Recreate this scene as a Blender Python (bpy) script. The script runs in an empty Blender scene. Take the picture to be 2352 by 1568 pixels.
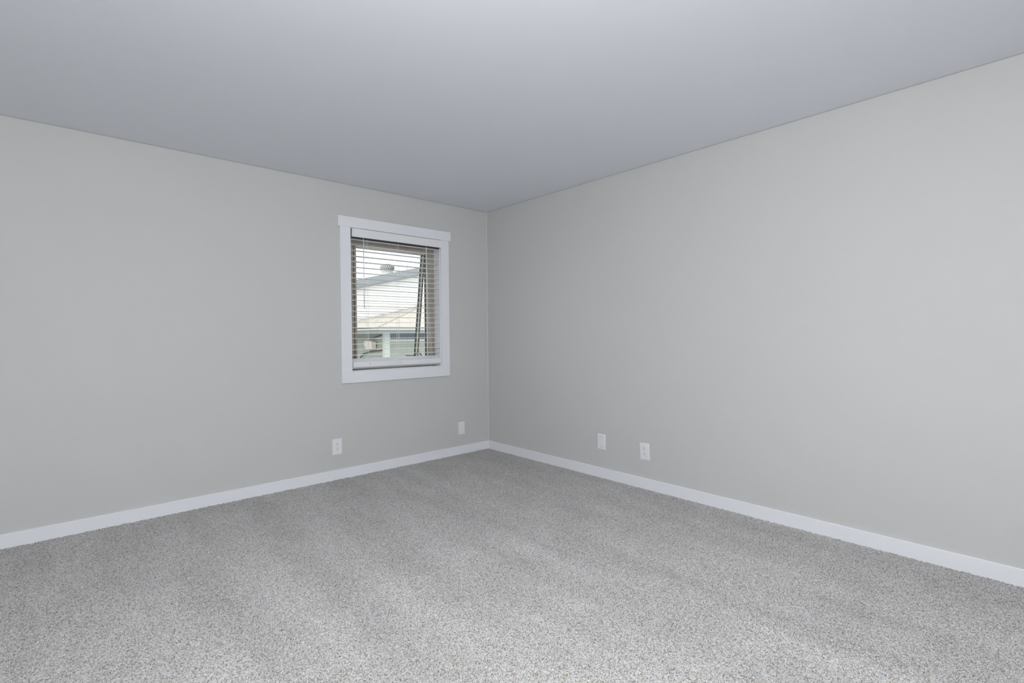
import bpy, bmesh, math, random
import numpy as np
from mathutils import Vector, Matrix

random.seed(7)
np.random.seed(7)
S = bpy.context.scene
COL = S.collection

# ------------------------------------------------------------------ camera
F_PX, YAW, PITCH, ROLL = 1142.9989, 0.7326358, -0.0152266, -0.0089607
CAM = Vector((-3.2437, -3.9785, 1.1903))
cd = bpy.data.cameras.new('camera')
cd.sensor_fit = 'HORIZONTAL'
cd.sensor_width = 36.0
cd.lens = F_PX / 2352.0 * 36.0
cd.clip_start, cd.clip_end = 0.02, 300
cam = bpy.data.objects.new('camera', cd)
COL.objects.link(cam)
fw = Vector((math.sin(YAW) * math.cos(PITCH), math.cos(YAW) * math.cos(PITCH), math.sin(PITCH)))
rt = Vector((math.cos(YAW), -math.sin(YAW), 0))
up = rt.cross(fw)
r2 = rt * math.cos(ROLL) + up * math.sin(ROLL)
u2 = up * math.cos(ROLL) - rt * math.sin(ROLL)
cam.matrix_world = Matrix(((r2.x, u2.x, -fw.x, CAM.x), (r2.y, u2.y, -fw.y, CAM.y),
                           (r2.z, u2.z, -fw.z, CAM.z), (0, 0, 0, 1)))
S.camera = cam

# ------------------------------------------------------------------ world, light, exposure
FILL_LAMP = 119.0             # bulb of the added, unseen pendant that stands in for bounced flash
w = bpy.data.worlds.new('overcast_sky')
S.world = w
w.use_nodes = True
wb = w.node_tree.nodes['Background']
wb.inputs[0].default_value = (0.93, 0.96, 1.0, 1)
wb.inputs[1].default_value = 2.0
S.view_settings.view_transform = 'Standard'
S.view_settings.look = 'None'
S.view_settings.gamma = 1
S.view_settings.use_curve_mapping = False
S.view_settings.exposure = 0.0
S.cycles.max_bounces = 9
S.cycles.diffuse_bounces = 6
S.cycles.transparent_max_bounces = 16
S.cycles.sample_clamp_indirect = 6
S.cycles.use_denoising = True
S.cycles.use_adaptive_sampling = True
S.cycles.adaptive_threshold = .02

# ------------------------------------------------------------------ materials
def srgb(r, g, b):
    f = lambda c: (c / 12.92 if c <= .04045 else ((c + .055) / 1.055) ** 2.4)
    return (f(r / 255), f(g / 255), f(b / 255), 1)

def mat(name, col, rough=.6, spec=.3, bump=None, metal=0.0, var=None):
    m = bpy.data.materials.new(name)
    m.use_nodes = True
    nt = m.node_tree
    b = nt.nodes['Principled BSDF']
    b.inputs['Base Color'].default_value = col
    b.inputs['Roughness'].default_value = rough
    b.inputs['Specular IOR Level'].default_value = spec
    b.inputs['Metallic'].default_value = metal
    tc = nt.nodes.new('ShaderNodeTexCoord')
    if bump:
        sc, st, dist = bump
        n = nt.nodes.new('ShaderNodeTexNoise')
        n.inputs['Scale'].default_value = sc
        n.inputs['Detail'].default_value = 3
        nt.links.new(tc.outputs['Object'], n.inputs['Vector'])
        bp = nt.nodes.new('ShaderNodeBump')
        bp.inputs['Strength'].default_value = st
        bp.inputs['Distance'].default_value = dist
        nt.links.new(n.outputs['Fac'], bp.inputs['Height'])
        nt.links.new(bp.outputs['Normal'], b.inputs['Normal'])
    if var:
        sc, amt = var
        n = nt.nodes.new('ShaderNodeTexNoise')
        n.inputs['Scale'].default_value = sc
        n.inputs['Detail'].default_value = 4
        nt.links.new(tc.outputs['Object'], n.inputs['Vector'])
        hs = nt.nodes.new('ShaderNodeHueSaturation')
        hs.inputs['Color'].default_value = col
        mr = nt.nodes.new('ShaderNodeMapRange')
        mr.inputs['From Min'].default_value = .3
        mr.inputs['From Max'].default_value = .7
        mr.inputs['To Min'].default_value = 1 - amt
        mr.inputs['To Max'].default_value = 1 + amt
        nt.links.new(n.outputs['Fac'], mr.inputs['Value'])
        nt.links.new(mr.outputs['Result'], hs.inputs['Value'])
        nt.links.new(hs.outputs['Color'], b.inputs['Base Color'])
    return m

M = {}
M['wall'] = mat('greige_wall_paint', srgb(204, 204, 203), .65, .25, bump=(260, .08, .002))
M['ceiling'] = mat('white_ceiling_paint', srgb(226, 229, 236), .85, .15, bump=(180, .10, .002))
M['trim'] = mat('white_trim_paint', srgb(236, 238, 243), .45, .35, bump=(40, .03, .001))
M['cut'] = mat('joint_shade_grey', srgb(172, 172, 170), .8, .1)  # darker grey standing in for shade at the wall-ceiling joint
M['plastic'] = mat('white_plastic', srgb(236, 237, 241), .35, .4)
M['slot'] = mat('dark_slot', srgb(70, 70, 74), .6, .2)
M['screw'] = mat('screw_metal', srgb(150, 150, 152), .4, .5, metal=.3)
M['blind'] = mat('white_faux_wood', srgb(237, 238, 241), .4, .35)
M['cord'] = mat('white_cord', srgb(240, 240, 240), .8, .1)
M['bronze'] = mat('bronze_window_frame', srgb(172, 164, 151), .5, .3, var=(9, .10))
M['olive'] = mat('olive_sash_edge', srgb(128, 124, 108), .6, .2)
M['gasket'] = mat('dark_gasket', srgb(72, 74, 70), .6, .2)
M['alu'] = mat('pale_aluminium', srgb(214, 217, 210), .45, .4)
M['lamp_metal'] = mat('brushed_nickel', srgb(170, 168, 164), .3, .5, metal=1)
M['siding'] = mat('cream_siding', srgb(250, 250, 247), .7, .2, var=(3, .02))
M['fascia'] = mat('grey_fascia', srgb(148, 153, 156), .6, .2, var=(5, .04))
M['soffit'] = mat('pale_soffit', srgb(156, 160, 161), .7, .2)
M['shingle'] = mat('beige_shingles', srgb(206, 198, 187), .9, .1, var=(26, .10))
M['vent'] = mat('galvanised_vent', srgb(222, 222, 216), .5, .3)
M['ventdark'] = mat('vent_shadow_gap', srgb(128, 130, 128), .7, .2)
M['sage'] = mat('sage_siding', srgb(154, 160, 150), .75, .2, var=(4, .05))
M['corner'] = mat('pale_corner_board', srgb(190, 198, 190), .7, .2)
M['gutter'] = mat('grey_gutter', srgb(138, 142, 141), .55, .3)
M['dkglass'] = mat('dark_window_glass', srgb(84, 92, 96), .12, .5)
M['cable'] = mat('dark_cable', srgb(80, 80, 74), .6, .2)
M['ground'] = mat('gravel_ground', srgb(170, 166, 158), .95, .1, bump=(20, .3, .02), var=(3, .08))
M['ridge'] = mat('ridge_cap', srgb(172, 164, 154), .9, .1)

def glass_mat():
    m = bpy.data.materials.new('clear_pane')
    m.use_nodes = True
    nt = m.node_tree
    nt.nodes.remove(nt.nodes['Principled BSDF'])
    t = nt.nodes.new('ShaderNodeBsdfTransparent')
    t.inputs[0].default_value = (.97, .98, .97, 1)
    g = nt.nodes.new('ShaderNodeBsdfGlossy')
    g.inputs['Roughness'].default_value = .02
    f = nt.nodes.new('ShaderNodeFresnel')
    f.inputs['IOR'].default_value = 1.35
    x = nt.nodes.new('ShaderNodeMixShader')
    nt.links.new(f.outputs[0], x.inputs[0])
    nt.links.new(t.outputs[0], x.inputs[1])
    nt.links.new(g.outputs[0], x.inputs[2])
    nt.links.new(x.outputs[0], nt.nodes['Material Output'].inputs[0])
    return m
M['glass'] = glass_mat()

def bowl_mat():
    m = bpy.data.materials.new('clear_frosted_bowl')
    m.use_nodes = True
    nt = m.node_tree
    nt.nodes.remove(nt.nodes['Principled BSDF'])
    t = nt.nodes.new('ShaderNodeBsdfTransparent')
    d = nt.nodes.new('ShaderNodeBsdfTranslucent')
    x = nt.nodes.new('ShaderNodeMixShader')
    x.inputs[0].default_value = .15
    nt.links.new(t.outputs[0], x.inputs[1])
    nt.links.new(d.outputs[0], x.inputs[2])
    nt.links.new(x.outputs[0], nt.nodes['Material Output'].inputs[0])
    return m
M['bowl'] = bowl_mat()

def carpet_mat():
    m = bpy.data.materials.new('cut_pile_carpet')
    m.use_nodes = True
    nt = m.node_tree
    L = nt.links.new
    b = nt.nodes['Principled BSDF']
    b.inputs['Roughness'].default_value = .95
    b.inputs['Specular IOR Level'].default_value = .05
    b.inputs['Sheen Weight'].default_value = .15
    tc = nt.nodes.new('ShaderNodeTexCoord')
    # yarn flecks: one colour for each tuft
    v = nt.nodes.new('ShaderNodeTexVoronoi')
    v.inputs['Scale'].default_value = 300
    L(tc.outputs['Object'], v.inputs['Vector'])
    sep = nt.nodes.new('ShaderNodeSeparateColor')
    L(v.outputs['Color'], sep.inputs[0])
    r = nt.nodes.new('ShaderNodeValToRGB')
    r.color_ramp.interpolation = 'CONSTANT'
    e = r.color_ramp.elements
    e[0].position, e[0].color = 0, srgb(127, 126, 121)
    e[1].position, e[1].color = .16, srgb(176, 176, 176)
    for p, c in ((.34, (205, 205, 206)), (.54, (187, 182, 175)), (.66, (215, 215, 215)), (.8, (165, 167, 169)), (.9, (194, 184, 172))):
        q = e.new(p)
        q.color = srgb(*c)
    L(sep.outputs[0], r.inputs[0])
    # nap: strips where the pile lies one way or the other, left by a vacuum cleaner
    mp = nt.nodes.new('ShaderNodeMapping')
    mp.inputs['Scale'].default_value = (3.6, .55, 1)
    mp.inputs['Rotation'].default_value = (0, 0, math.radians(8))
    L(tc.outputs['Object'], mp.inputs['Vector'])
    n1 = nt.nodes.new('ShaderNodeTexNoise')
    n1.inputs['Scale'].default_value = 1.3
    n1.inputs['Detail'].default_value = 3
    L(mp.outputs[0], n1.inputs['Vector'])
    n2 = nt.nodes.new('ShaderNodeTexNoise')
    n2.inputs['Scale'].default_value = 3.4
    n2.inputs['Detail'].default_value = 2
    L(tc.outputs['Object'], n2.inputs['Vector'])
    ad = nt.nodes.new('ShaderNodeMath')
    ad.operation = 'MULTIPLY_ADD'
    ad.inputs[1].default_value = .45
    L(n2.outputs['Fac'], ad.inputs[0])
    L(n1.outputs['Fac'], ad.inputs[2])
    mr = nt.nodes.new('ShaderNodeMapRange')
    mr.inputs['From Min'].default_value = .50
    mr.inputs['From Max'].default_value = .95
    mr.inputs['To Min'].default_value = .88
    mr.inputs['To Max'].default_value = 1.08
    L(ad.outputs[0], mr.inputs['Value'])
    hs = nt.nodes.new('ShaderNodeHueSaturation')
    L(r.outputs['Color'], hs.inputs['Color'])
    L(mr.outputs['Result'], hs.inputs['Value'])
    L(hs.outputs['Color'], b.inputs['Base Color'])
    return m
M['carpet'] = carpet_mat()
M['subfloor'] = mat('subfloor', srgb(150, 148, 144), .9, .1)

# ------------------------------------------------------------------ mesh helpers
ORG = {}
def bx(bm, x0, x1, y0, y1, z0, z1, bev=0.0, seg=2):
    r = bmesh.ops.create_cube(bm, size=1)
    vs = r['verts']
    for v in vs:
        v.co = Vector(((x0 + x1) / 2 + v.co.x * (x1 - x0), (y0 + y1) / 2 + v.co.y * (y1 - y0), (z0 + z1) / 2 + v.co.z * (z1 - z0)))
    if bev:
        es = list({e for v in vs for e in v.link_edges})
        bmesh.ops.bevel(bm, geom=es, offset=bev, segments=seg, affect='EDGES', clamp_overlap=True)
    return bm

def prism(bm, poly, axis, a, b):
    """extrude a polygon (2D points in the two other axes) along axis from a to b"""
    def P(p, t):
        if axis == 0: return (t, p[0], p[1])
        if axis == 1: return (p[0], t, p[1])
        return (p[0], p[1], t)
    v0 = [bm.verts.new(P(p, a)) for p in poly]
    v1 = [bm.verts.new(P(p, b)) for p in poly]
    n = len(poly)
    bm.faces.new(v0)
    bm.faces.new(list(reversed(v1)))
    for i in range(n):
        bm.faces.new((v0[i], v1[i], v1[(i + 1) % n], v0[(i + 1) % n]))
    bmesh.ops.recalc_face_normals(bm, faces=bm.faces[:])
    return bm

def tube(bm, pts, r, n=8):
    rings = []
    for i, p in enumerate(pts):
        p = Vector(p)
        d = (Vector(pts[min(i + 1, len(pts) - 1)]) - Vector(pts[max(i - 1, 0)])).normalized()
        a = d.cross(Vector((0, 0, 1))) if abs(d.z) < .9 else d.cross(Vector((1, 0, 0)))
        a.normalize()
        c = d.cross(a)
        rr = r[i] if isinstance(r, (list, tuple)) else r
        rings.append([bm.verts.new(p + (a * math.cos(k * 2 * math.pi / n) + c * math.sin(k * 2 * math.pi / n)) * rr) for k in range(n)])
    for i in range(len(rings) - 1):
        for k in range(n):
            bm.faces.new((rings[i][k], rings[i][(k + 1) % n], rings[i + 1][(k + 1) % n], rings[i + 1][k]))
    bm.faces.new(rings[0])
    bm.faces.new(rings[-1])
    bmesh.ops.recalc_face_normals(bm, faces=bm.faces[:])
    return bm

def lathe(bm, prof, c, n=32):
    rings = []
    for (r, z) in prof:
        rings.append([bm.verts.new((c[0] + max(r, 1e-4) * math.cos(k * 2 * math.pi / n), c[1] + max(r, 1e-4) * math.sin(k * 2 * math.pi / n), c[2] + z)) for k in range(n)])
    for i in range(len(rings) - 1):
        for k in range(n):
            bm.faces.new((rings[i][k], rings[i][(k + 1) % n], rings[i + 1][(k + 1) % n], rings[i + 1][k]))
    bmesh.ops.recalc_face_normals(bm, faces=bm.faces[:])
    return bm

def NB():
    return bmesh.new()

def obj(name, bm, m, parent=None, smooth=False, xf=None):
    """link a bmesh given in world coordinates as one mesh object"""
    if xf is not None:
        bmesh.ops.transform(bm, matrix=xf, verts=bm.verts[:])
    o0 = Vector((0, 0, 0))
    if parent is not None:
        o0 = ORG.get(parent.name, o0)
        bmesh.ops.translate(bm, vec=-o0, verts=bm.verts[:])
    me = bpy.data.meshes.new(name)
    bm.to_mesh(me)
    bm.free()
    me.materials.append(M[m])
    if smooth:
        me.polygons.foreach_set('use_smooth', [True] * len(me.polygons))
    o = bpy.data.objects.new(name, me)
    COL.objects.link(o)
    if parent is not None:
        o.parent = parent
    ORG[o.name] = o0
    return o

def tag(o, label, cat=None, group=None, kind=None):
    o['label'] = label
    if cat: o['category'] = cat
    if group: o['group'] = group
    if kind: o['kind'] = kind
    return o

def thing(name, loc, label, cat, group=None, kind=None):
    o = bpy.data.objects.new(name, None)
    o.empty_display_size = .05
    COL.objects.link(o)
    o.location = loc
    ORG[o.name] = Vector(loc)
    return tag(o, label, cat, group, kind)

def dup(o, parent, loc=None, name=None):
    c = o.copy()
    COL.objects.link(c)
    c.parent = parent
    if loc is not None: c.location = loc
    ORG[c.name] = ORG[o.name]
    return c

# ------------------------------------------------------------------ room shell
H = 2.44
XW, YW = -4.7, -5.4           # the two walls behind the camera
T = .16                       # wall thickness
WX0, WX1, WZ0, WZ1 = -1.4720, -.5700, .8830, 2.0900      # rough opening of the window
DX0, DX1, DZ1 = -4.3, -.7, 2.16                         # opening of the added patio door, widened for sky fill

def wall_hole(name, horiz, fixed, a0, a1, hole, m, label, sign):
    """a wall slab standing on an axis, with an optional rectangular hole; real thickness"""
    bm = NB()
    xs = [a0, a1] if not hole else [a0, hole[0], hole[1], a1]
    zs = [0, H] if not hole else sorted({0, hole[2], hole[3], H})
    for i in range(len(xs) - 1):
        for j in range(len(zs) - 1):
            if hole and xs[i] >= hole[0] - 1e-6 and xs[i + 1] <= hole[1] + 1e-6 and zs[j] >= hole[2] - 1e-6 and zs[j + 1] <= hole[3] + 1e-6:
                continue
            f0, f1 = sorted((fixed, fixed + sign * T))
            if horiz == 'x': bx(bm, xs[i], xs[i + 1], f0, f1, zs[j], zs[j + 1])
            else: bx(bm, f0, f1, xs[i], xs[i + 1], zs[j], zs[j + 1])
    bmesh.ops.remove_doubles(bm, verts=bm.verts[:], dist=1e-5)
    # drop the inner faces shared by neighbouring blocks
    seen = {}
    for f in bm.faces:
        k = tuple(sorted(v.index for v in f.verts)) if False else tuple(sorted(id(v) for v in f.verts))
        seen.setdefault(k, []).append(f)
    bmesh.ops.delete(bm, geom=[f for fs in seen.values() if len(fs) > 1 for f in fs], context='FACES_ONLY')
    o = obj(name, bm, m)
    return tag(o, label, kind='structure')

wl = wall_hole('wall_left', 'x', 0, XW - T, T, (WX0, WX1, WZ0, WZ1), 'wall', 'light greige painted wall holding the small window', +1)
wr = wall_hole('wall_right', 'y', 0, YW, 0, None, 'wall', 'long plain light greige painted wall without window', +1)
tag(wall_hole('wall_rear', 'x', YW, XW - T, T, (DX0, DX1, 0, DZ1), 'wall', 'greige wall with a glass patio door behind the camera', -1), 'greige wall with a glass patio door behind the camera', kind='structure')  # glass door in this wall is added for its sky light
wall_hole('wall_near', 'y', XW, YW, 0, None, 'wall', 'plain greige side wall behind the camera', -1)
tag(obj('ceiling', bx(NB(), XW - T, T, YW - T, T, H, H + .12), 'ceiling'), 'smooth flat white painted ceiling', kind='structure')
tag(obj('floor', bx(NB(), XW - T, T, YW - T, T, -.12, -.002), 'subfloor'), 'subfloor under the grey carpet', kind='structure')

# caulk bead in the visible corner and thin grey strips painting the shadow line under the ceiling
bm = NB(); prism(bm, [(-.007, 0), (0, 0), (0, -.007), (-.0016, -.0054), (-.0054, -.0016)], 2, .08, H)
tag(obj('corner_caulk', bm, 'wall', wl), 'painted caulk bead in the wall corner')
for nm, par, b in (('ceiling_shade_line', wl, (XW, 0, -.0025, 0, H - .0035, H)), ('ceiling_shade_line', wr, (-.0025, 0, YW, 0, H - .0035, H))):
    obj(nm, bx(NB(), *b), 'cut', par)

# baseboards with an eased top edge
def baseboard(name, a, b, horiz, sign, fixed, label):
    t, h = .0125, .094
    poly = [(0, 0), (t, 0), (t, h - .0025), (t * .85, h - .0007), (t * .65, h), (0, h)]
    poly = [(fixed + sign * p, z) for p, z in poly]
    bm = NB()
    if horiz == 'x': prism(bm, poly, 0, a, b)
    else: prism(bm, poly, 1, a, b)
    return tag(obj(name, bm, 'trim'), label, kind='structure')
baseboard('baseboard_left', XW, 0, 'x', -1, 0, 'white painted baseboard under the window wall')
baseboard('baseboard_right', YW, -.0125, 'y', -1, 0, 'white painted baseboard along the long plain wall')
baseboard('baseboard_near', YW, -.0125, 'y', +1, XW, 'white painted baseboard on the side wall behind the camera')
baseboard('baseboard_rear', XW + .0125, DX0 - .09, 'x', +1, YW, 'white painted baseboard left of the added patio door')

# ------------------------------------------------------------------ carpet: one displaced pile surface
def carpet():
    st = .0043
    x0, x1, y0, y1 = XW + .012, -.0125, YW + .005, -.0125
    nx, ny = int((x1 - x0) / st), int((y1 - y0) / st)
    X, Y = np.meshgrid(np.linspace(x0, x1, nx), np.linspace(y0, y1, ny), indexing='ij')
    R = np.random.rand
    Z = .0095 + .0060 * R(nx, ny)
    # edge tufts stand up a little against the baseboards
    Z[-1, :] += .004 * R(ny) ** 3
    Z[:, -1] += .004 * R(nx) ** 3
    jx = (R(nx, ny) - .5) * st * .75
    jy = (R(nx, ny) - .5) * st * .75
    jx[0, :] = jx[-1, :] = 0
    jy[:, 0] = jy[:, -1] = 0
    co = np.stack([X + jx, Y + jy, Z], -1).reshape(-1, 3).astype(np.float32)
    i = np.arange(nx * ny).reshape(nx, ny)
    q = np.stack([i[:-1, :-1], i[1:, :-1], i[1:, 1:], i[:-1, 1:]], -1).reshape(-1, 4).astype(np.int32)
    me = bpy.data.meshes.new('carpet')
    me.vertices.add(len(co)); me.vertices.foreach_set('co', co.ravel())
    me.loops.add(q.size); me.loops.foreach_set('vertex_index', q.ravel())
    me.polygons.add(len(q))
    me.polygons.foreach_set('loop_start', np.arange(0, q.size, 4, dtype=np.int32))
    me.update(calc_edges=True)
    me.polygons.foreach_set('use_smooth', np.ones(len(q), dtype=bool))
    me.materials.append(M['carpet'])
    o = bpy.data.objects.new('carpet', me)
    COL.objects.link(o)
    tag(o, 'flecked light grey cut pile carpet covering the whole floor', 'carpet', kind='stuff')
carpet()

# ------------------------------------------------------------------ window_1: casing, jambs, bronze frame, tilted awning sash
win = thing('window_1', (-1.02, 0, .79), 'small window with flat white casing and bronze frame', None, kind='structure')
CT = .018                                           # casing thickness
def wbox(name, m, x0, x1, y0, y1, z0, z1, bev=.0015, parent=None):
    return obj(name, bx(NB(), x0, x1, y0, y1, z0, z1, bev, 1), m, parent or win)
CI = (-1.466, -.5757, .8885, 2.0845)                # inner edge of the casing
tag(wbox('head_casing', 'trim', -1.5725, -.4635, -CT - .003, 0, CI[3], 2.1715), 'flat head board overhanging the side boards')
wbox('side_casing', 'trim', -1.557, CI[0], -CT, 0, CI[2], CI[3])
wbox('side_casing', 'trim', CI[1], -.4865, -CT, 0, CI[2], CI[3])
wbox('bottom_casing', 'trim', -1.557, -.4865, -CT, 0, .7945, CI[2])
JI = (-1.460, -.5815, .8945, 2.0785)                # inner faces of the jamb liner
wbox('jamb_liner', 'trim', WX0, JI[0], .0, .102, WZ0, WZ1, .0008)
wbox('jamb_liner', 'trim', JI[1], WX1, .0, .102, WZ0, WZ1, .0008)
wbox('jamb_liner', 'trim', JI[0], JI[1], .0, .102, JI[3], WZ1, .0008)
wbox('window_sill', 'trim', JI[0], JI[1], .0, .102, WZ0, JI[2], .0008)
FI = (-1.3660, -.6430, .985, 1.962)                  # daylight opening of the bronze frame
FY0, FY1 = .102, .152
wbox('frame_stile', 'bronze', WX0, FI[0], FY0, FY1, WZ0, WZ1)
wbox('frame_stile', 'bronze', FI[1], WX1, FY0, FY1, WZ0, WZ1)
wbox('frame_rail', 'bronze', FI[0], FI[1], FY0, FY1, FI[3], WZ1)
wbox('frame_rail', 'bronze', FI[0], FI[1], FY0, FY1, WZ0, FI[2])
wbox('frame_groove', 'gasket', FI[0] - .026, FI[0] - .020, FY0 - .0015, FY0 + .004, FI[2], FI[3], 0)
wbox('weatherstrip', 'alu', FI[1] - .015, FI[1], FY0 + .012, FY0 + .030, FI[2], FI[3])
wbox('weatherstrip', 'gasket', FI[1] - .026, FI[1] - .015, FY0 + .016, FY0 + .036, FI[2], FI[3])
wbox('weatherstrip', 'alu', FI[0], FI[1] - .026, FY0 + .010, FY0 + .030, FI[3] - .012, FI[3])
# awning sash, hinged at its head and pushed out at the bottom
ANG = math.radians(8.6)
HZ, HY = 1.985, .154
rot = Matrix.Translation((0, HY, HZ)) @ Matrix.Rotation(ANG, 4, 'X') @ Matrix.Translation((0, -HY, -HZ))
SX0, SX1, SZ0, SZ1 = -1.405, -.640, .922, 1.985
sash = obj('sash', bx(NB(), SX0, SX1, HY, HY + .030, SZ1 - .036, SZ1, .0015, 1), 'bronze', win, xf=rot)
tag(sash, 'outward tilted awning sash')
def sbox(name, m, *b):
    return obj(name, bx(NB(), *b, .001, 1), m, sash, xf=rot)
for a, b in ((SX0, SX0 + .034), (SX1 - .034, SX1)):
    sbox('sash_stile', 'gasket', a, b, HY, HY + .030, SZ0, SZ1 - .036)
    sbox('stile_cap', 'alu', a + .001, a + .018, HY - .003, HY + .001, SZ0, SZ1 - .038)
    sbox('stile_edge', 'olive', a + .024, b, HY - .003, HY + .001, SZ0, SZ1 - .038)
sbox('sash_rail', 'bronze', SX0 + .034, SX1 - .034, HY, HY + .030, SZ0, SZ0 + .036)
sbox('glass_pane', 'glass', SX0 + .032, SX1 - .032, HY + .012, HY + .017, SZ0 + .034, SZ1 - .034)
# crank operator on the sill
cr = obj('crank_operator', bx(NB(), -.815, -.745, .080, .104, .975, .992, .003, 2), 'bronze', win)
arc = [(-.812 + .075 * t, .088, .990 + .036 * math.sin(math.pi * (.1 + .85 * t))) for t in [k / 8 for k in range(9)]]
obj('crank_handle', tube(NB(), arc, .005), 'gasket', cr, True)
obj('crank_knob', tube(NB(), [(-.776, .074, .998), (-.776, .086, .998)], .006, 10), 'alu', cr, True)
obj('push_arm', bx(NB(), -.800, -.792, .095, .275, .990, .997, .001, 1), 'gasket', cr)
obj('frame_catch', bx(NB(), -1.425, -1.405, .092, .102, 1.09, 1.17, .003, 2), 'bronze', win)

# ------------------------------------------------------------------ venetian blind
bl = thing('venetian_blind', (-1.02, .0, .90), 'white wide-slat venetian blind lowered over the small window', 'blind')
vb = NB()
vx0, vx1 = -1.4570, -.5710
n = 6
front = [(vx0, -.0185), (vx0, -.0295), (vx1 - .011, -.0295)] + [(vx1 - .011 + .011 * math.sin(a), -.0185 - .011 * math.cos(a)) for a in [k / n * math.pi / 2 for k in range(1, n + 1)]]
prism(vb, front, 2, 2.0095, 2.0790)
obj('valance', vb, 'blind', bl)
obj('valance_lip', bx(NB(), vx0, vx1 - .006, -.0185, -.0100, 2.012, 2.070), 'blind', bl)
obj('headrail', bx(NB(), JI[0] + .004, JI[1] - .004, -.008, .052, 2.0005, 2.074, .002, 1), 'gasket', bl)  # dark colour and low underside paint the shade below the valance
# one slat, slightly crowned, shared by all
sy0, sy1, sx0, sx1 = -.0005, .0495, JI[0] + .004, JI[1] - .004
sp = []
for k in range(5):
    t = k / 4
    sp.append((sy0 + (sy1 - sy0) * t, .0018 * (1 - (2 * t - 1) ** 2)))
poly = [(y, z + .0014) for y, z in sp] + [(y, z - .0014) for y, z in reversed(sp)]
sb = NB(); prism(sb, poly, 0, sx0, sx1)
bmesh.ops.translate(sb, vec=(0, 0, ORG['venetian_blind'].z), verts=sb.verts[:])
slat = obj('slat', sb, 'blind', bl)
NS, ZT, ZB = 22, 1.9945, 1.0230
for i in range(NS):
    z = ZT + (ZB - ZT) * i / (NS - 1)
    o = slat if i == 0 else dup(slat, bl)
    o.location = (0, 0, z - ORG['venetian_blind'].z)
    o.rotation_euler = (random.uniform(-.02, .02) + (.05 if i == 1 else 0), random.uniform(-.0008, .0008), 0)
rb = NB(); prism(rb, [(.030, .9060), (-.0125, .9225), (-.014, .928), (-.0125, .9645), (.044, .9930), (.050, .9870), (.048, .9050)], 0, sx0 + .001, sx1 + .002)
br = obj('bottom_rail', rb, 'blind', bl)
LX = (-1.309, -1.016, -.722)
for x in LX:
    for y in (-.0015, .0505, .026):
        obj('lift_cord' if y == .026 else 'ladder_cord', tube(NB(), [(x + (.004 if y == .026 else 0), y, 2.03), (x + (.004 if y == .026 else 0), y, .975)], .0012, 5), 'cord', bl)
    obj('cord_button', tube(NB(), [(x, -.0125, .945), (x, -.0165, .945)], .008, 12), 'plastic', br, True)
wd = obj('tilt_wand', tube(NB(), [(-1.3525, -.011, 1.995), (-1.3515, -.013, 1.415)], .0042, 8), 'plastic', bl, True)
obj('wand_hook', tube(NB(), [(-1.3525, .004, 2.03), (-1.3525, -.006, 2.012), (-1.3525, -.011, 1.993)], .002, 6), 'plastic', wd, True)
for dx in (0, .006):
    obj('pull_cord', tube(NB(), [(-.735 + dx, -.006, 2.03), (-.728 + dx * 2, -.008, 1.5), (-.700 + dx * 3, -.010, 1.0)], .0011, 5), 'cord', bl)

# ------------------------------------------------------------------ wall plates
def plate(name, loc, wall, w_, h_, label, cat, kind, roll=0.0, group=None):
    """a wall plate built facing -y at the origin, turned onto its wall"""
    t = thing(name, loc, label, cat, group)
    if wall == 'right':
        rz = Matrix.Rotation(math.radians(-90), 4, 'Z')
    else:
        rz = Matrix.Identity(4)
    X = Matrix.Translation(loc) @ rz @ Matrix.Rotation(roll, 4, 'Y')
    th = .0058
    def part(nm, bm, m, par, sm=False):
        return obj(nm, bm, m, par, sm, X)
    pb = NB()
    bx(pb, -w_ / 2, w_ / 2, -th, 0, -h_ / 2, h_ / 2)
    es = [e for e in pb.edges if all(v.co.y < -th / 2 for v in e.verts)]
    bmesh.ops.bevel(pb, geom=es, offset=.0035, segments=3, affect='EDGES')
    part('cover_plate', pb, 'plastic', t)
    if kind == 'outlet':
        r = part('receptacle', bx(NB(), -.0165, .0165, -th - .0012, -th + .002, -.0335, .0335, .001, 2), 'plastic', t)
        f = -th - .0012
        for zc in (.0195, -.0195):
            part('ground_hole', tube(NB(), [(0, f - .0005, zc + .0085), (0, f + .001, zc + .0085)], .0028, 12), 'slot', r)
            for sx in (-1, 1):
                part('blade_slot', bx(NB(), sx * .0064 - .0011, sx * .0064 + .0011, f - .0004, f + .001, zc - .0065 - (.0005 if sx < 0 else 0), zc + .0015), 'slot', r)
    for zc in ((.048, -.048) if kind == 'outlet' else (.0415, -.0415)):
        s = part('screw', tube(NB(), [(0, -th - .0012, zc), (0, -th + .001, zc)], .0032, 12), 'plastic' if kind == 'outlet' or wall == 'left' else 'screw', t)
        part('screw_slot', bx(NB(), -.0025, .0025, -th - .0014, -th - .0009, zc - .0004, zc + .0004), 'slot' if kind != 'outlet' and wall == 'right' else 'screw', s)
    return t
plate('wall_outlet', (-1.6000, 0, .2822), 'left', .0795, .127, 'white duplex outlet plate on the wall below the window', 'outlet', 'outlet')
plate('blank_wall_plate', (-.3460, 0, .2664), 'left', .0755, .120, 'plain white blank plate beside the room corner, right of the window', 'wall plate', 'blank')
plate('blank_wall_plate', (0, -1.4555, .3064), 'right', .0790, .123, 'white blank plate with two visible screws on the long plain wall', 'wall plate', 'blank', roll=math.radians(.6))
plate('wall_outlet', (0, -1.8615, .2955), 'right', .0800, .126, 'slightly crooked white duplex outlet plate on the long plain wall', 'outlet', 'outlet', roll=math.radians(-3.0))

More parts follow.
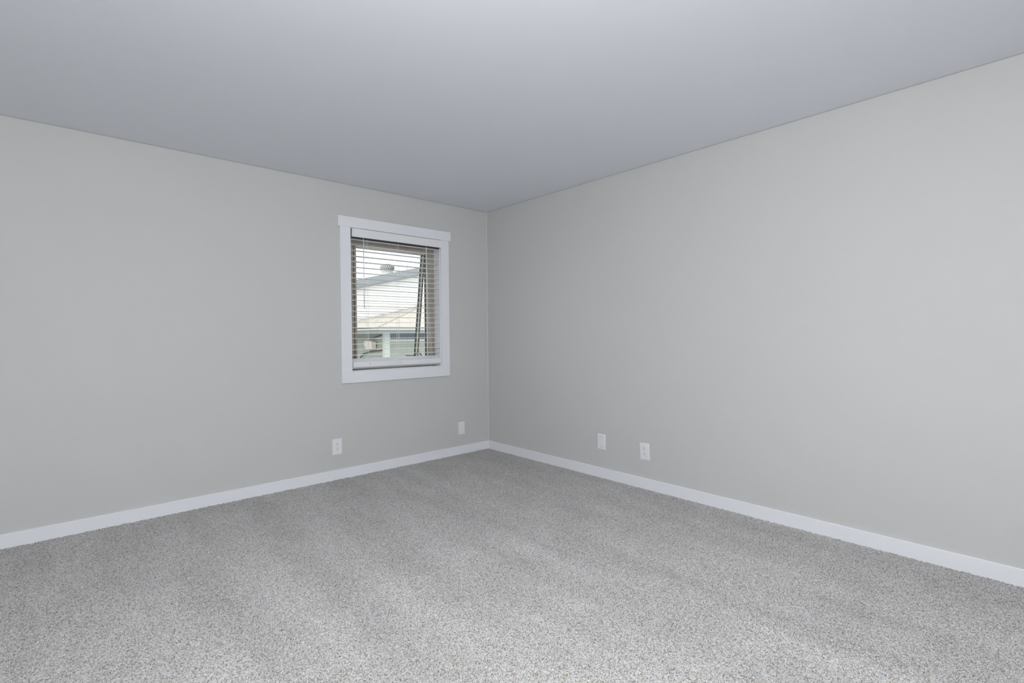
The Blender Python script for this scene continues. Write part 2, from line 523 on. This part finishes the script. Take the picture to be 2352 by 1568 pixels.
# ------------------------------------------------------------------ added out of view to light the room: patio door and pendant
door = thing('added_door_1', ((DX0 + DX1) / 2, YW, 0), 'white framed sliding glass patio door behind the camera, added to let in sky light', None, kind='structure')
def dbox(name, m, *b, parent=None):
    return obj(name, bx(NB(), *b, .002, 1), m, parent or door)
yb0, yb1 = YW - .14, YW - .02
dbox('door_frame', 'trim', DX0, DX0 + .05, yb0, yb1, 0, DZ1)
dbox('door_frame', 'trim', DX1 - .05, DX1, yb0, yb1, 0, DZ1)
dbox('door_frame', 'trim', DX0 + .05, DX1 - .05, yb0, yb1, DZ1 - .05, DZ1)
dbox('threshold', 'alu', DX0 + .05, DX1 - .05, yb0, yb1, 0, .03)
mid = (DX0 + DX1) / 2
for a, b, y in ((DX0 + .05, mid + .03, yb0 + .02), (mid - .03, DX1 - .05, yb0 + .07)):
    lf = dbox('door_leaf', 'trim', a, a + .06, y, y + .04, .03, DZ1 - .05)
    dbox('leaf_stile', 'trim', b - .06, b, y, y + .04, .03, DZ1 - .05, parent=lf)
    dbox('leaf_rail', 'trim', a + .06, b - .06, y, y + .04, .03, .11, parent=lf)
    dbox('leaf_rail', 'trim', a + .06, b - .06, y, y + .04, DZ1 - .12, DZ1 - .05, parent=lf)
    dbox('leaf_pane', 'glass', a + .055, b - .055, y + .017, y + .023, .105, DZ1 - .115, parent=lf)
for b in ((DX0 - .09, DX0, YW, YW + .018, 0, DZ1), (DX1, DX1 + .09, YW, YW + .018, 0, DZ1), (DX0 - .105, DX1 + .105, YW, YW + .021, DZ1, DZ1 + .09)):
    dbox('door_casing', 'trim', *b)

LC = (-3.0, -3.7)
LZ = 1.90
cl = thing('added_pendant_light', (LC[0], LC[1], H), 'added pendant light with a glowing glass globe, unseen stand-in for bounced flash', 'pendant light')
LO = (LC[0], LC[1], LZ)
obj('canopy', lathe(NB(), [(0, -.03), (.05, -.028), (.065, -.012), (.067, 0)], (LC[0], LC[1], H)), 'lamp_metal', cl, True)
obj('stem', tube(NB(), [(LC[0], LC[1], H - .02), (LC[0], LC[1], LZ + .185)], .007, 10), 'lamp_metal', cl, True)
obj('glass_globe', lathe(NB(), [(.008, .003), (.10, .013), (.18, .048), (.218, .100), (.18, .155), (.10, .182), (.03, .19), (.03, .194), (.102, .186), (.184, .158), (.222, .100), (.184, .044), (.102, .009), (0, 0)], LO, 40), 'bowl', cl, True)
obj('finial', lathe(NB(), [(0, -.022), (.010, -.018), (.012, -.008), (.006, 0)], LO, 16), 'lamp_metal', cl, True)
pl = bpy.data.lights.new('added_bulb_light', 'POINT')
pl.energy = FILL_LAMP
pl.color = (1, .99, .975)
pl.shadow_soft_size = .075
plo = bpy.data.objects.new('added_bulb_light', pl)
COL.objects.link(plo)
plo.parent = cl
plo.location = (.0, .0, LZ - H + .10)

# ------------------------------------------------------------------ outside the window
GZ = -2.9
tag(obj('ground', bx(NB(), -30, 50, .6, 70, GZ - .1, GZ), 'ground'), 'pale gravel yard far below the window', kind='structure')

# cream gabled house
K = .25                                             # roof pitch
RY, WY = 7.7, 8.0                                   # rake face, gable wall
xa = 8.6                                            # apex
ztop = lambda x: 2.559 + K * (min(x, 2 * xa - x) - 2.144)
zbot = lambda x: ztop(x) - .232
XL = -1.6
hA = thing('house', (xa, WY, GZ), 'cream sided house with grey rake board, seen through the upper window', 'house')
zl = zbot(XL)
obj('wall', prism(NB(), [(XL + .1, GZ), (2 * xa - XL - .1, GZ), (2 * xa - XL - .1, zbot(XL + .1) + .02), (xa, zbot(xa) + .02), (XL + .1, zbot(XL + .1) + .02)], 1, WY + .02, WY + 7), 'siding', hA)
pitch = .1345
z = 2.142 - pitch * 12
zoff = z
while z < zbot(xa) - .1:
    z1 = z + pitch
    xcut = lambda q: max(XL + .1, 2.144 + (q + .232 - .02 - 2.559) / K)
    b = NB()
    ring = []
    for (yy, zz) in ((WY - .030, z + .012), (WY - .010, z1), (WY + .0215, z1), (WY + .0215, z + .012)):
        ring.append((b.verts.new((xcut(zz), yy, zz)), b.verts.new((2 * xa - xcut(zz), yy, zz))))
    for i in range(4):
        b.faces.new((ring[i][0], ring[i][1], ring[(i + 1) % 4][1], ring[(i + 1) % 4][0]))
    b.faces.new([r_[0] for r_ in ring]); b.faces.new([r_[1] for r_ in reversed(ring)])
    bmesh.ops.recalc_face_normals(b, faces=b.faces[:])
    obj('siding_board', b, 'siding', hA)
    z += pitch
for x0, x1 in ((XL - .4, xa), (2 * xa - XL + .4, xa)):
    rf = obj('roof', prism(NB(), [(x0, ztop(x0) - .10), (x1, ztop(x1) - .10), (x1, ztop(x1)), (x0, ztop(x0))], 1, RY + .02, WY + 7.3), 'fascia', hA)
    obj('rake_board', prism(NB(), [(x0, zbot(x0) + .05), (x1, zbot(x1) + .05), (x1, ztop(x1) + .005), (x0, ztop(x0) + .005)], 1, RY - .02, RY + .02), 'fascia', rf)
    obj('soffit', prism(NB(), [(x0, zbot(x0)), (x1, zbot(x1)), (x1, zbot(x1) + .05), (x0, zbot(x0) + .05)], 1, RY + .01, WY + .0), 'soffit', rf)

# turbine vent on its roof
VC = (3.655, 9.0)
vz = 3.108
vt = thing('roof_vent', (VC[0], VC[1], ztop(VC[0])), 'pale ribbed turbine roof vent standing above the grey rake board', 'roof vent')
def prof(a):
    return (.205 * math.cos(a) ** .8 if math.cos(a) > 0 else 0, .112 * math.sin(a))
obj('globe_core', lathe(NB(), [(.17 * math.cos(a), .10 * math.sin(a)) for a in [math.radians(d) for d in range(-60, 91, 10)]], (VC[0], VC[1], vz), 28), 'ventdark', vt, True)
fin = None
for k in range(22):
    th = 2 * math.pi * k / 22
    fb = NB()
    A, B = [], []
    for d in range(-52, 81, 12):
        a = math.radians(d)
        r, zz = .207 * max(math.cos(a), .05) ** .7, .114 * math.sin(a)
        tw = math.radians(d) * .22
        A.append(fb.verts.new((r * math.cos(tw), r * math.sin(tw), zz)))
        B.append(fb.verts.new(((r - .012) * math.cos(tw + .20), (r - .012) * math.sin(tw + .20), zz)))
    for i in range(len(A) - 1):
        fb.faces.new((A[i], A[i + 1], B[i + 1], B[i]))
    bmesh.ops.solidify(fb, geom=fb.faces[:], thickness=.003)
    obj('vent_fin', fb, 'vent', vt, True, Matrix.Translation((VC[0], VC[1], vz)) @ Matrix.Rotation(th, 4, 'Z'))
obj('vent_band', lathe(NB(), [(.150, -.125), (.165, -.125), (.165, -.085), (.150, -.085)], (VC[0], VC[1], vz), 28), 'vent', vt, True)
obj('vent_cap', lathe(NB(), [(0, .122), (.05, .120), (.085, .108), (.08, .104)], (VC[0], VC[1], vz), 24), 'vent', vt, True)
obj('vent_neck', lathe(NB(), [(.150, -.10), (.150, ztop(VC[0] - .2) - vz - .05)], (VC[0], VC[1], vz), 28), 'vent', vt, True)
pp = obj('vent_pipe', tube(NB(), [(4.30, 9.0, ztop(4.3) + .012), (4.30, 9.0, 3.29)], .022, 10), 'vent')
tag(pp, 'thin pale pipe standing on the house roof right of the turbine vent', 'pipe')

# lower wing with a shingled hip roof
EZ, EX, EY, HK = 1.345, 1.34, 5.0, .235
hB = thing('lower_wing', (3.5, 5.3, GZ), 'sage sided low building with beige shingled hip roof, seen through the lower window', 'building')
BX1, BY1 = 9.0, WY - .05
CXB, CYB = 1.628, 5.30                              # wall corner
obj('wall', bx(NB(), CXB + .02, BX1 - .3, CYB + .02, BY1, GZ, EZ - .10), 'sage', hB)
def roofz(x, y):
    return EZ + HK * min(x - EX, y - EY)
# roof deck (two planes) as a solid
rb = NB()
t = BY1 - EY
V = lambda x, y, dz=0: rb.verts.new((x, y, roofz(x, y) + dz))
c0, c1, c2 = V(EX, EY), V(BX1, EY), V(BX1, BY1)
c3, c4 = V(EX + t, BY1), V(EX, BY1)
d = [rb.verts.new(v.co - Vector((0, 0, .06))) for v in (c0, c1, c2, c3, c4)]
rb.faces.new((c0, c1, c2, c3)); rb.faces.new((c0, c3, c4))
rb.faces.new((d[3], d[2], d[1], d[0])); rb.faces.new((d[4], d[3], d[0]))
top = [c0, c1, c2, c3, c4]
for i in range(5):
    rb.faces.new((top[i], d[i], d[(i + 1) % 5], top[(i + 1) % 5]))
bmesh.ops.recalc_face_normals(rb, faces=rb.faces[:])
rfB = obj('roof', rb, 'shingle', hB)
# shingle courses: stepped rows, each row cut in tabs
def shingles():
    b = NB()
    ex = .14
    rows = int(t / ex)
    for k in range(rows):
        a0, a1 = k * ex, (k + 1) * ex + .01
        # front plane
        x = EX + a0
        first = True
        while x < BX1 - .05:
            wd_ = random.uniform(.22, .34)
            xe = min(x + wd_, BX1)
            lift = random.uniform(.006, .011)
            q = [(x + .001, EY + a0), (xe - .001, EY + a0), (xe - .001, EY + a1), (x + .001, EY + a1)]
            if first: q[3] = (EX + a1, EY + a1)
            first = False
            vt_ = [b.verts.new((p[0], p[1], EZ + HK * (p[1] - EY) + (lift if i < 2 else .002))) for i, p in enumerate(q)]
            vb_ = [b.verts.new((p[0], p[1], EZ + HK * (p[1] - EY) - .002)) for p in q[:2]]
            b.faces.new(vt_)
            b.faces.new((vb_[0], vb_[1], vt_[1], vt_[0]))
            x = xe
        # left plane
        y = EY + a0
        first = True
        while y < BY1 - .05:
            wd_ = random.uniform(.22, .34)
            ye = min(y + wd_, BY1)
            lift = random.uniform(.006, .011)
            q = [(EX + a0, ye - .001), (EX + a0, y + .001), (EX + a1, y + .001), (EX + a1, ye - .001)]
            if first: q[2] = (EX + a1, EY + a1)
            first = False
            vt_ = [b.verts.new((p[0], p[1], EZ + HK * (p[0] - EX) + (lift if i < 2 else .002))) for i, p in enumerate(q)]
            vb_ = [b.verts.new((p[0], p[1], EZ + HK * (p[0] - EX) - .002)) for p in q[:2]]
            b.faces.new(vt_)
            b.faces.new((vb_[0], vb_[1], vt_[1], vt_[0]))
            y = ye
    o = obj('shingles', b, 'shingle', rfB)
    o['kind'] = 'stuff'
shingles()
# hip cap
obj('hip_cap', tube(NB(), [(EX, EY, EZ + .004), (EX + t, EY + t, EZ + HK * t + .004)], .016, 6), 'ridge', rfB)
# eaves: gutter, fascia, soffit
obj('drip_edge', bx(NB(), EX - .02, BX1, EY - .02, EY + .02, EZ - .022, EZ - .004), 'cable', hB)
obj('drip_edge', bx(NB(), EX - .02, EX + .02, EY + .021, BY1, EZ - .022, EZ - .004), 'cable', hB)
obj('gutter', bx(NB(), EX - .05, BX1, EY - .05, EY + .02, EZ - .058, EZ - .023, .006, 2), 'corner', hB)
obj('gutter', bx(NB(), EX - .05, EX + .02, EY + .021, BY1, EZ - .058, EZ - .023, .006, 2), 'corner', hB)
obj('fascia', bx(NB(), EX - .02, BX1, EY - .02, EY + .05, EZ - .125, EZ - .0585), 'gutter', hB)
obj('fascia', bx(NB(), EX - .02, EX + .05, EY + .051, BY1, EZ - .125, EZ - .0585), 'gutter', hB)
obj('soffit', bx(NB(), EX + .05, BX1, EY + .05, BY1, EZ - .115, EZ - .10), 'soffit', hB)
# corner board, front siding, clerestory window
tag(obj('corner_board', bx(NB(), CXB, CXB + .085, CYB - .03, CYB + .02, GZ, EZ - .115), 'corner', hB), 'pale corner board')
obj('corner_board', bx(NB(), CXB - .03, CXB, CYB - .03, CYB + .07, GZ, EZ - .115), 'corner', hB)
k = 0
z = 1.058
while z > -1.2:
    z0 = z - .118
    obj('siding_board', prism(NB(), [(CYB - .016, z0), (CYB - .003, z), (CYB + .021, z), (CYB + .021, z0)], 0, CXB + .085, BX1 - .3), 'sage', hB)
    z = z0
z = EZ - .115
while z > -1.2:
    z0 = z - .118
    obj('siding_board', prism(NB(), [(CXB - .016, z0), (CXB - .003, z), (CXB + .021, z), (CXB + .021, z0)], 1, CYB + .07, BY1), 'sage', hB)
    z = z0
wz0, wz1 = 1.10, 1.225
for i in range(3):
    a = CXB + .095 + i * 1.25
    wB = obj('window', bx(NB(), a, a + 1.22, CYB - .012, CYB + .021, 1.058, 1.10, .003, 1), 'corner', hB)
    obj('pane', bx(NB(), a + .015, a + 1.205, CYB + .004, CYB + .019, wz0, wz1), 'dkglass', wB)
    for xx in (a, a + .60, a + 1.205):
        obj('mullion', bx(NB(), xx, xx + .018, CYB - .006, CYB + .021, wz0, wz1), 'gutter', wB)
# things on the left wall of the wing
ub = thing('utility_box', (CXB - .016, 6.0, .92), 'beige utility box on the side wall of the low building', 'utility box')
obj('box_body', bx(NB(), CXB - .12, CXB - .018, 5.66, 5.98, .90, 1.06, .008, 2), 'shingle', ub)
obj('box_lid', bx(NB(), CXB - .135, CXB - .119, 5.65, 5.99, .955, 1.068, .005, 1), 'shingle', ub)
cb = tube(NB(), [(CXB - .035, 5.40, .882), (CXB - .035, 5.60, .862), (CXB - .04, 5.95, .835), (CXB - .04, 6.25, .78), (CXB - .035, 6.4, .70)], .012, 6)
tag(obj('cable', cb, 'cable', None, True), 'dark cable drooping across the side wall below the utility box', 'cable')
cb = tube(NB(), [(CXB - .03, 5.42, 1.19), (CXB - .06, 5.7, 1.135), (CXB - .06, 6.2, 1.12), (CXB - .03, 7.4, 1.13)], .011, 6)
tag(obj('cable', cb, 'cable', None, True), 'dark cable slung under the eave above the utility box', 'cable')
